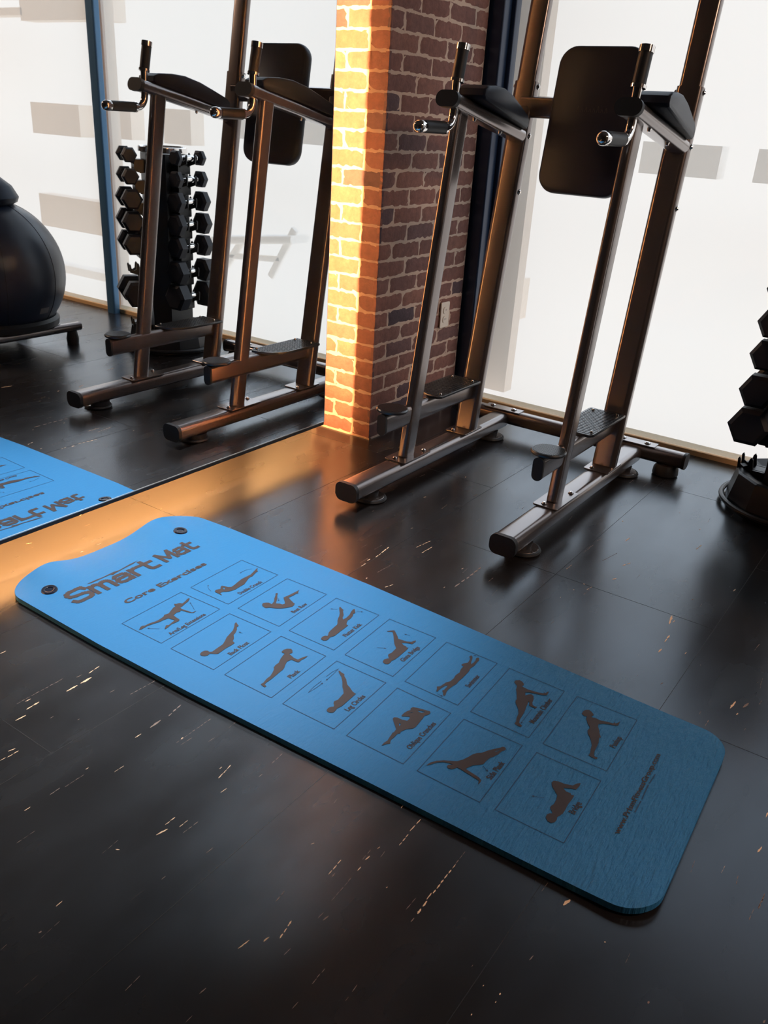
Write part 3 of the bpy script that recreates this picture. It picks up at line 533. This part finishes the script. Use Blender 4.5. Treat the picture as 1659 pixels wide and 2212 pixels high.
def stroke_word(word, p0, p1, pc, thick, gap=.16):
    P0, P1, PC = Vector(p0), Vector(p1), Vector(pc); tot = sum(GL[c][0] for c in word)+gap*(len(word)-1)
    U = (P1-P0)/tot; Hh = PC-P0; Hh = Hh-Hh.project(P1-P0); out = []; cx_ = 0
    for c in word:
        w, st = GL[c]
        for s_ in st:
            pts = [tuple(P0+U*(cx_+a)+Hh*b) for a, b in s_]
            out += linepoly(pts, thick)
        cx_ += w+gap
    return out
P_ = stroke_word('Smart', T_['smart'][0], T_['smart'][1], T_['smart'][2], .0135)+stroke_word('Mat', T_['mat'][0], T_['mat'][1], T_['mat'][2], .0118)
P_.append((T_['swoosh'], []))
flat('printed_title', P_, INK, matobj)
text('printed_heading', 'Core Exercises', T_['core'][0], T_['core'][1], T_['core'][2], INK, matobj, bold=.034)
text('printed_web_address', 'www.PrismFitnessGroup.com', T_['url'][0], T_['url'][1], T_['url'][2], INK, matobj, bold=.03)
P_ = []
for s_ in T_['faint']: P_ += linepoly(s_, .0022)
flat('printed_small_line', P_, INKL, matobj)
for name_, body, holes, fr, cap, arr in PANELS:
    fr = mm(fr); pn = flat('printed_panel', linepoly(fr, .0014, True), INKL, matobj)
    pn['label'] = 'thin outlined panel captioned '+name_
    flat('printed_figure', [(mm(body), [mm(h) for h in holes])], INK, pn, .0010)
    a, b = mm(cap); d = (Vector(b)-Vector(a)); pc = (a[0]-.0135, a[1])
    text('printed_caption', name_, a, b, pc, INK, pn, bold=.022)
    for ar in arr:
        ar = mm(ar); P_ = linepoly(ar, .0010)
        e0 = Vector(ar[-1]); dd = (e0-Vector(ar[-2])).normalized(); ss = Vector((-dd.y, dd.x))
        P_.append(([tuple(e0+dd*.003), tuple(e0-dd*.003+ss*.0028), tuple(e0-dd*.003-ss*.0028)], []))
        flat('printed_arrow', P_, INKL, pn)

# ================================================================== POWER TOWER
LEAN = .155
tw = empty('power_tower', (.753, 2.85, 0), 'brown-grey steel knee raise power tower with black pads in front of the window', 'exercise machine')
FX = (.443, 1.062)
def bolt(p, d, parent, r=.008):
    return MB().lathe([(0, .009), (r*.6, .008), (r, .004), (r, 0), (r*1.35, 0), (r*1.35, -.002)], 12, frame_to(p, Vector(p)+Vector(d))).build('bolt', CHROME, parent)
def uy(base, z): return base+LEAN*z
LV = Vector((0, LEAN, 1)).normalized()
for x in FX:
    # floor runner
    fo = MB().sweep(rrect(.088, .064, .023, 7), [(x, 2.302, .063), (x, 3.43, .063)]).build('floor_runner', STEEL, tw)
    MB().sweep(rrect(.093, .069, .025, 7), [(x, 2.290, .063), (x, 2.306, .063)]).build('end_cap', RUB, fo)
    for yy in (2.425, 3.34):
        M = Matrix.Translation((x+.012, yy, 0))
        MB().lathe([(.040, .012), (.044, .034), (0, .034)], 20, Matrix.Translation((x-.002, yy, 0))).build('foot_block', RUB, fo)
        MB().lathe([(0, .001), (.058, .001), (.061, .006), (.058, .012), (.052, .014)], 26, M).build('foot_disc', RUB, fo)
        MB().lathe([(.052, .0125), (.050, .0145), (0, .0150)], 24, M).build('foot_plate', STEEL, fo)
        MB().lathe([(0, .0175), (.005, .0175)], 10, Matrix.Translation((x+.054, yy-.016, -.001))).build('screw_hole', SLOT, fo)
    # front upright
    yb = 2.652
    up = MB().sweep(rrect(.038, .074, .017, 6), [(x, uy(yb, .098), .098), (x, uy(yb, 1.318), 1.318)], up=(0, 1, 0)).build('front_upright', STEEL, tw)
    MB().prism(rrect(.092, .190, .010), .094, .100, Matrix.Translation((x, yb+.030, 0)), ch=.001).build('base_plate', STEEL, up)
    for dy in (-.045, .105): bolt((x-.010*(1 if dy < 0 else -2.2), yb+dy, .100), (0, 0, 1), up)
    # rear upright
    yr = 3.085+.026
    ru = MB().sweep(rrect(.092, .052, .020, 6), [(x, uy(yr, .098), .098), (x, uy(yr, 1.42), 1.42)], up=(0, 1, 0)).build('rear_upright', STEEL, tw)
    MB().sweep(rrect(.080, .044, .017, 6), [(x, uy(yr, 1.40), 1.40), (x, uy(yr, 2.25), 2.25)], up=(0, 1, 0)).build('upper_upright', STEEL, ru)
    MB().prism(rrect(.098, .150, .010), .094, .100, Matrix.Translation((x, yr-.004, 0)), ch=.001).build('base_plate', STEEL, ru)
    bolt((x-.020, yr-.060, .100), (0, 0, 1), ru)
    for z in (1.405, 1.235):
        for sx in (-1, 1): bolt((x+sx*.046, uy(yr, z), z), (sx, 0, 0), ru)
    bolt((x+.046, uy(yr, 1.035), 1.035), (1, 0, 0), ru)
    bolt((x-.01, uy(yr, 1.24)-.027, 1.245), (0, -1, 0), ru)
    # step beam with its two steps
    sb = MB().sweep(rrect(.036, .078, .0175, 6), [(x-.004, 2.500, .262), (x-.004, 3.135, .262)]).build('step_beam', STEEL, tw)
    MB().sweep(rrect(.038, .080, .0185, 6), [(x-.004, 2.492, .262), (x-.004, 2.502, .262)]).build('end_cap', RUB, sb)
    M = Matrix.Translation((x, 2.552, .303))
    pd = MB().lathe([(0, 0), (.056, 0), (.0585, .003), (.0585, .008), (.055, .012), (0, .012)], 36, M).build('round_pedal', PED, sb)
    q = MB()
    for i in range(-10, 11):
        a = i*.005; hlen = math.sqrt(max(0, .052**2-a*a))
        if hlen > .008: q.box((x+a-.0012, 2.552-hlen, .315), (x+a+.0012, 2.552+hlen, .3165))
    for i in range(-7, 8):
        a = i*.007; hlen = math.sqrt(max(0, .052**2-a*a))
        if hlen > .008: q.box((x-hlen, 2.552+a-.0006, .315), (x+hlen, 2.552+a+.0006, .3163))
    q.build('tread_ribs', PED, pd, smooth=False)
    poly = [(x-.005, 2.800), (x+.035, 2.800), (x+.048, 2.818), (x+.048, 3.122), (x-.088, 3.122), (x-.092, 3.10), (x-.092, 2.90), (x-.080, 2.868), (x-.055, 2.83)]
    st = MB().prism(poly, .300, .310, ch=.0015).build('foot_step', PED, sb)
    q = MB()
    for i in range(18):
        yy = 2.815+i*.017; xa = x-.084 if yy > 2.89 else x-.084+(2.89-yy)*.9
        q.box((xa, yy-.0012, .3100), (x+.043, yy+.0012, .3113))
    for i in range(9):
        xx = x-.075+i*.014; ya = 2.81 if xx > x-.03 else 2.83+(x-.03-xx)*1.2
        q.box((xx-.001, ya, .3100), (xx+.001, 3.115, .3112))
    q.build('tread_ribs', PED, st, smooth=False)
    for bx, by in ((x+.030, 3.085), (x+.034, 2.83), (x-.065, 3.085)): bolt((bx, by, .310), (0, 0, 1), st, .005)
    # arm tube, sloping down to the back
    xa = x+.012
    ar = MB().sweep(rrect(.080, .046, .0225, 7), [(xa, 2.752, 1.333), (xa, 3.265, 1.236)]).build('arm_tube', STEEL, tw)
    MB().sweep(rrect(.086, .051, .025, 7), [(xa, 2.737, 1.3358), (xa, 2.756, 1.3322)]).build('end_cap', RUB, ar)
    for yy in (2.905, 3.10): bolt((xa+.016, yy, 1.333-(yy-2.752)*.189-.024), (0, -.18, -1), ar, .006)
    # arm pad
    prof = [(2.842, 1.340), (2.832, 1.352), (2.836, 1.372), (2.862, 1.383), (2.93, 1.387), (3.00, 1.383), (3.08, 1.364), (3.16, 1.335), (3.235, 1.306), (3.250, 1.290), (3.250, 1.268), (3.240, 1.262)]
    vs = []; fs = []; nn_ = len(prof); sl = [(-.052, .75), (-.049, .93), (-.042, 1.0), (.042, 1.0), (.049, .93), (.052, .75)]
    cy_, cz_ = 3.04, 1.325
    for (dx, sc) in sl:
        for (py, pz) in prof:
            xo = xa+.036-.034*(py-2.83)/.42
            vs.append((xo+dx, cy_+(py-cy_)*(1-(1-sc)*.06), cz_-(py-cy_)*.18+(pz-(cz_-(py-cy_)*.18))*(.55+.45*sc)))
    for i in range(len(sl)-1):
        for j in range(nn_): fs.append((i*nn_+j, i*nn_+(j+1) % nn_, (i+1)*nn_+(j+1) % nn_, (i+1)*nn_+j))
    fs.append(tuple(range(nn_))[::-1]); fs.append(tuple((len(sl)-1)*nn_+j for j in range(nn_)))
    ap = MB().add(vs, fs).build('arm_pad', VIN, tw, angle=50)
    MB().sweep([(a*.092, b*.006) for a, b in rrect(1, 1, .2)], [(xa+.034, 2.85, 1.345), (xa+.006, 3.24, 1.262)]).build('pad_board', RUB, ap)
    # chrome handle: upright grip, bend, grip pointing forward
    hx = xa
    path = [(hx, 2.816, 1.497), (hx, 2.792, 1.385), (hx, 2.790, 1.330), (hx, 2.789, 1.300)]
    for i in range(1, 9):
        a = math.radians(90*i/8); path.append((hx, 2.789-.042*(1-math.cos(a)), 1.300-.052*math.sin(a)))
    path += [(hx, 2.60, 1.247), (hx, 2.575, 1.247)]
    hd = MB().sweep(circ(.0145, 18), path, up=(1, 0, 0)).build('handle', CHROME, tw)
    MB().sweep(circ(.0205, 20), [(hx, 2.8130, 1.482), (hx, 2.7945, 1.394)], up=(1, 0, 0)).build('grip', RUB, hd)
    MB().sweep(circ(.0228, 20), [(hx, 2.8165, 1.4985), (hx, 2.8125, 1.480)], up=(1, 0, 0)).build('grip_cap', CHROME, hd)
    MB().sweep(circ(.0232, 20), [(hx, 2.7945, 1.3955), (hx, 2.7925, 1.386)], up=(1, 0, 0)).build('grip_collar', CHROME, hd)
    MB().sweep(circ(.0198, 20), [(hx, 2.728, 1.247), (hx, 2.606, 1.247)]).build('grip', RUB, hd)
    MB().sweep(circ(.0205, 20), [(hx, 2.738, 1.247), (hx, 2.728, 1.247)]).build('grip_collar', CHROME, hd)
    MB().lathe([(.0195, -.012), (.0205, 0), (.0195, .012), (.0160, .019), (.009, .0235), (0, .025)], 24, frame_to((hx, 2.592, 1.247), (hx, 2.0, 1.247))).build('grip_cap', CHROME, hd)
# rear crossbars
rb = MB().sweep(rrect(.062, .062, .022, 6), [(.225, 3.462, .074), (1.275, 3.462, .074)]).build('rear_crossbar', STEEL, tw)
for xe, s in ((.222, -1), (1.278, 1)): MB().sweep(rrect(.066, .066, .024, 6), [(xe-s*.006, 3.462, .074), (xe+s*.006, 3.462, .074)]).build('end_cap', RUB, rb)
for xe in (.30, 1.21):
    MB().lathe([(0, .001), (.048, .001), (.052, .006), (.050, .030), (.040, .046), (0, .046)], 24, Matrix.Translation((xe, 3.455, 0))).build('foot_disc', RUB, rb)
for x in FX:
    MB().box((x-.085, 3.435, .103), (x+.09, 3.492, .108)).build('joint_plate', STEEL, rb, smooth=False)
    for dx in (-.052, .052): bolt((x+dx, 3.463, .108), (0, 0, 1), rb, .010)
MB().sweep(rrect(.050, .072, .010), [(FX[0], 3.318, 1.336), (FX[1], 3.318, 1.336)], up=(0, -LEAN, 1)).build('back_crossbar', STEEL, tw)
MB().sweep(rrect(.060, .070, .012), [(FX[0], uy(3.13, 2.2), 2.2), (FX[1], uy(3.13, 2.2), 2.2)]).build('top_crossbar', STEEL, tw)
# back pad
pc = Vector((.751, 3.262, 1.292)); nrm = Vector((0, -1, LEAN)).normalized()
M = Matrix((Vector((1, 0, 0)), nrm.cross(Vector((1, 0, 0))), nrm)).transposed().to_4x4(); M.translation = pc
def rr3(w, h, r, z): return [Vector((a, b, z)) for a, b in rrect(w, h, r, 9)]
lay = [(.300, .470, .055, -.026), (.316, .490, .062, -.020), (.322, .496, .065, -.008), (.322, .496, .065, .010), (.316, .490, .062, .021), (.304, .478, .056, .026)]
vs = [M @ p for (w, h, r, z) in lay for p in rr3(w, h, r, z)]; kk = 40; fs = []
for i in range(len(lay)-1):
    for j in range(kk): fs.append((i*kk+j, i*kk+(j+1) % kk, (i+1)*kk+(j+1) % kk, (i+1)*kk+j))
fs.append(tuple(range(kk))[::-1]); fs.append(tuple((len(lay)-1)*kk+j for j in range(kk)))
bp = MB().add(vs, fs).build('back_pad', VIN, tw, angle=50)
MB().box((.70, 3.285, 1.25), (.80, 3.335, 1.37)).build('pad_bracket', STEEL, bp, smooth=False)
# worn script mark on the back pad (illegible)
q = MB(); u = -.055
for i, hgt in enumerate((.020, .012, .016, .012, .014, .022, .012, .016)):
    a = M @ Vector((u+i*.015, .025, .0262)); 
    for (p0, p1) in (((0, 0), (.004, hgt)), ((.004, hgt), (.010, 0))):
        A = M @ Vector((u+i*.015+p0[0], .03+p0[1], .0266)); Bq = M @ Vector((u+i*.015+p1[0], .03+p1[1], .0266)); q.sweep([(-.0007, -.0004), (.0007, -.0004), (.0007, .0002), (-.0007, .0002)], [A, Bq], up=nrm)
q.build('script_mark', LOGO, bp, smooth=False)

# ================================================================== DUMBBELL RACK
RC = Vector((1.70, 3.43, 0))
rk = empty('dumbbell_rack', RC, 'black vertical dumbbell tree with chrome ring top standing by the window', 'dumbbell rack')
ring = [(RC.x+.25*math.cos(2*math.pi*i/48), RC.y+.25*math.sin(2*math.pi*i/48), .022) for i in range(48)]
MB().sweep(circ(.010, 10), ring, closed=True).build('base_ring', RACK, rk)
MB().lathe([(0, .002), (.238, .002), (.236, .03), (.216, .128), (.205, .132), (.12, .10), (0, .10)], 12, Matrix.Translation(RC)).build('base', RACK, rk, smooth=False)
tri = []
for a in (180, 60, -60):
    A = math.radians(a); n_ = Vector((math.cos(A), math.sin(A))); t_ = Vector((-n_.y, n_.x))
    tri += [tuple(Vector(RC.xy)+n_*.104-t_*.078), tuple(Vector(RC.xy)+n_*.104+t_*.078)]
tri = sorted(tri, key=lambda p: math.atan2(p[1]-RC.y, p[0]-RC.x))
MB().prism(tri, .06, 1.03, ch=.003).build('column', RACK, rk)
MB().lathe([(.085, 0), (.125, 0), (.128, .004), (.128, .026), (.122, .030), (.118, .026), (.118, .010), (.085, .010)], 40, Matrix.Translation((RC.x, RC.y, 1.035))).build('top_ring', CHROME, rk)
LZ = [.315, .445, .575, .690, .803, .914, 1.018]; HR = [.076, .066, .060, .060, .056, .045, .041]; HW = [.078, .070, .062, .058, .054, .046, .040]
def cradle(z, A, parent):
    n_ = Vector((math.cos(A), math.sin(A), 0)); t_ = Vector((-n_.y, n_.x, 0)); R_ = .190; q = MB()
    for s in (-1, 1):
        o_ = t_*s*.030
        prof = [(.09, -.085), (.13, -.088), (.165, -.040), (.212, -.026), (.216, .012), (.211, .020), (.206, .012), (.203, -.008), (.190, -.016), (.177, -.008), (.174, .018), (.168, .026), (.162, .018), (.155, -.02), (.09, -.02)]
        pts = [RC+o_+n_*a+Vector((0, 0, z+b)) for a, b in prof]; k_ = len(pts); th = t_*.003
        q.add([p-th for p in pts]+[p+th for p in pts], [tuple(range(k_))[::-1], tuple(range(k_, 2*k_))]+[(i, (i+1) % k_, k_+(i+1) % k_, k_+i) for i in range(k_)])
    a_ = RC+n_*.135+Vector((0, 0, z-.05)); q.sweep(rrect(.05, .06, .006), [a_-t_*.042, a_+t_*.042])
    q.build('cradle', RACK, parent, smooth=False)
for i, z in enumerate(LZ):
    cradle(z, math.pi, rk); cradle(z, -math.pi/3, rk)
cradle(.150, math.pi, rk); cradle(.150, -math.pi/3, rk)
def dumbbell(i, A, label):
    n_ = Vector((math.cos(A), math.sin(A), 0)); t_ = Vector((-n_.y, n_.x, 0)); c = RC+n_*.190+Vector((0, 0, LZ[i]+.002))
    r, w = HR[i], HW[i]
    d = empty('dumbbell', c, label, 'dumbbell', 'hex dumbbells on the rack')
    MB().sweep(circ(.0135, 14), [c-t_*.066, c-t_*.045, c-t_*.02, c, c+t_*.02, c+t_*.045, c+t_*.066], scales=[.95, .8, 1.05, 1.2, 1.05, .8, .95]).build('handle', CHROME, d)
    for s in (-1, 1):
        q = MB(); M = frame_to(c+t_*s*.062, c+t_*s); hexp = [(r*math.cos(math.radians(60*k_)), r*math.sin(math.radians(60*k_))) for k_ in range(6)]
        def rg(sc, z): return [M @ Vector((a*sc, b*sc, z)) for a, b in hexp]
        rs = [rg(.72, 0), rg(1, .010), rg(1, w-.012), rg(.78, w)]; v_ = [p for x_ in rs for p in x_]
        fs = [(a*6+j, a*6+(j+1) % 6, (a+1)*6+(j+1) % 6, (a+1)*6+j) for a in range(3) for j in range(6)]+[tuple(range(6))[::-1], tuple(range(18, 24))]
        q.add(v_, fs).build('head', HEX, d, smooth=False)
        MB().lathe([(.0165, -.010), (.0175, 0), (.0165, .002)], 14, frame_to(c+t_*s*.060, c+t_*s)).build('collar', CHROME, d)
ORD = ['lowest', 'second lowest', 'third from the bottom', 'middle', 'third from the top', 'second highest', 'topmost']
for i in range(7): dumbbell(i, math.pi, '%s black hex dumbbell in the rack column facing the tower' % ORD[i])
for i in (0, 2, 3, 4, 5, 6): dumbbell(i, -math.pi/3, '%s black hex dumbbell in the rack column facing the room' % ORD[i])

# ================================================================== STABILITY BALL (seen in the mirror)
BC = Vector((2.34, 2.76, .392)); BR = .377
BALLM = mat('ball_rubber', (.016, .022, .040), .36, 0, .5); BSEAM = mat('ball_seam', (.006, .008, .014), .6); BTAG = mat('ball_label', (.16, .15, .16), .6)
bl = empty('stability_ball', (BC.x, BC.y, BC.z-BR), 'big black exercise ball with seams, seen at the left edge of the mirror', 'exercise ball')
MB().lathe([(BR*math.cos(math.radians(a)), BR*math.sin(math.radians(a))) for a in range(-90, 91, 5)], 64, Matrix.Translation(BC)).build('shell', BALLM, bl)
for k_ in range(4):
    a = math.radians(22+45*k_); u_ = Vector((math.cos(a), math.sin(a), 0))
    pts = [BC+(u_*math.cos(math.radians(b))+Vector((0, 0, 1))*math.sin(math.radians(b)))*(BR+.0002) for b in range(0, 360, 5)]
    MB().sweep(circ(.0016, 6), pts, up=u_.cross(Vector((0, 0, 1))), closed=True).build('seam', BSEAM, bl)
dl = Vector((-.80, .18, -.40)).normalized(); rt = dl.cross(Vector((0, 0, 1))).normalized(); up_ = rt.cross(dl)
q = MB(); vs = []
for i in range(5):
    for j in range(3): vs.append(BC+(dl*BR+rt*(i/4-.5)*.062+up_*(j/2-.5)*.036).normalized()*(BR+.001))
q.add(vs, [(i*3+j, (i+1)*3+j, (i+1)*3+j+1, i*3+j+1) for i in range(4) for j in range(2)]).build('label_patch', BTAG, bl, smooth=False)
bs = empty('ball_stand', (BC.x, BC.y, 0), 'low steel frame with a round cup carrying the big black ball, seen in the mirror', 'ball stand')
MB().lathe([(.297, .118), (.320, .118), (.324, .150), (.308, .166), (.297, .160), (.297, .118)], 48, Matrix.Translation((BC.x, BC.y, 0))).build('cup', RUB, bs)
for xx in (BC.x-.25, BC.x+.25):
    b_ = MB().sweep(rrect(.055, .045, .02), [(xx, BC.y-.62, .094), (xx, BC.y+.34, .094)]).build('frame_bar', STEEL, bs)
    for e in (BC.y-.58, BC.y+.29): MB().lathe([(0, 0), (.032, 0), (.034, .03), (.026, .073), (0, .073)], 20, Matrix.Translation((xx, e, 0))).build('foot', RUB, b_)
cu_ = MB().lathe([(0, .3790), (.05, .3760), (.10, .3665), (.15, .349), (.170, .360), (.180, .385), (.150, .440), (.085, .492), (0, .505)], 12, Matrix.Translation(BC)).build('domed_cushion', VIN)
tag(cu_, 'black domed cushion resting on top of the big exercise ball in the mirror', 'cushion')


# ================================================================== STREET OUTSIDE (seen hazily through the shades)
t = empty('street_front', (2.5, 4.4, 0), 'pale beige storefront piers and ledges outside, seen hazily through the shades', 'building front')
def slab(x0, x1, z0, z1, m_=PALE, y=4.4, name='pier'): MB().box((x0, y, max(z0, 0)), (x1, y+.12, z1)).build(name, m_, t, smooth=False)
slab(3.66, 4.23, 1.015, 1.23); slab(3.45, 4.24, 1.765, 1.95); slab(4.22, 4.9, 1.80, 1.85, name='ledge')
slab(3.10, 3.28, 1.03, 1.225); slab(2.51, 2.77, 1.03, 1.245); slab(3.23, 3.32, 1.758, 1.95)
slab(3.38, 4.24, .34, .58, PALE); slab(3.38, 5.2, 0, .06, PALE2, name='kerb')
slab(-.13, .0, .295, .515); slab(.55, .92, 1.10, 1.24, PALE2, name='ledge'); slab(1.08, 2.1, 1.10, 1.24, PALE2, name='ledge'); slab(-.2, .55, 1.86, 2.0, PALE2, name='ledge')
t2_ = empty('patio_bench', (1.9, 4.35, 0), 'pale outdoor bench with crossed legs, seen hazily through the shade in the mirror', 'bench')
MB().sweep(rrect(.18, .05, .02), [(1.56, 4.40, .545), (2.26, 4.40, .46)]).build('seat', PALE2, t2_)
for a, b in (((1.60, .60), (1.80, .28)), ((2.05, .48), (2.2, .30))):
    MB().sweep(rrect(.03, .05, .01), [(a[0], 4.40, a[1]), (b[0], 4.40, b[1])]).build('leg', PALE2, t2_)
MB().sweep(rrect(.03, .04, .01), [(1.72, 4.40, .40), (2.24, 4.40, .36)]).build('stretcher', PALE2, t2_)
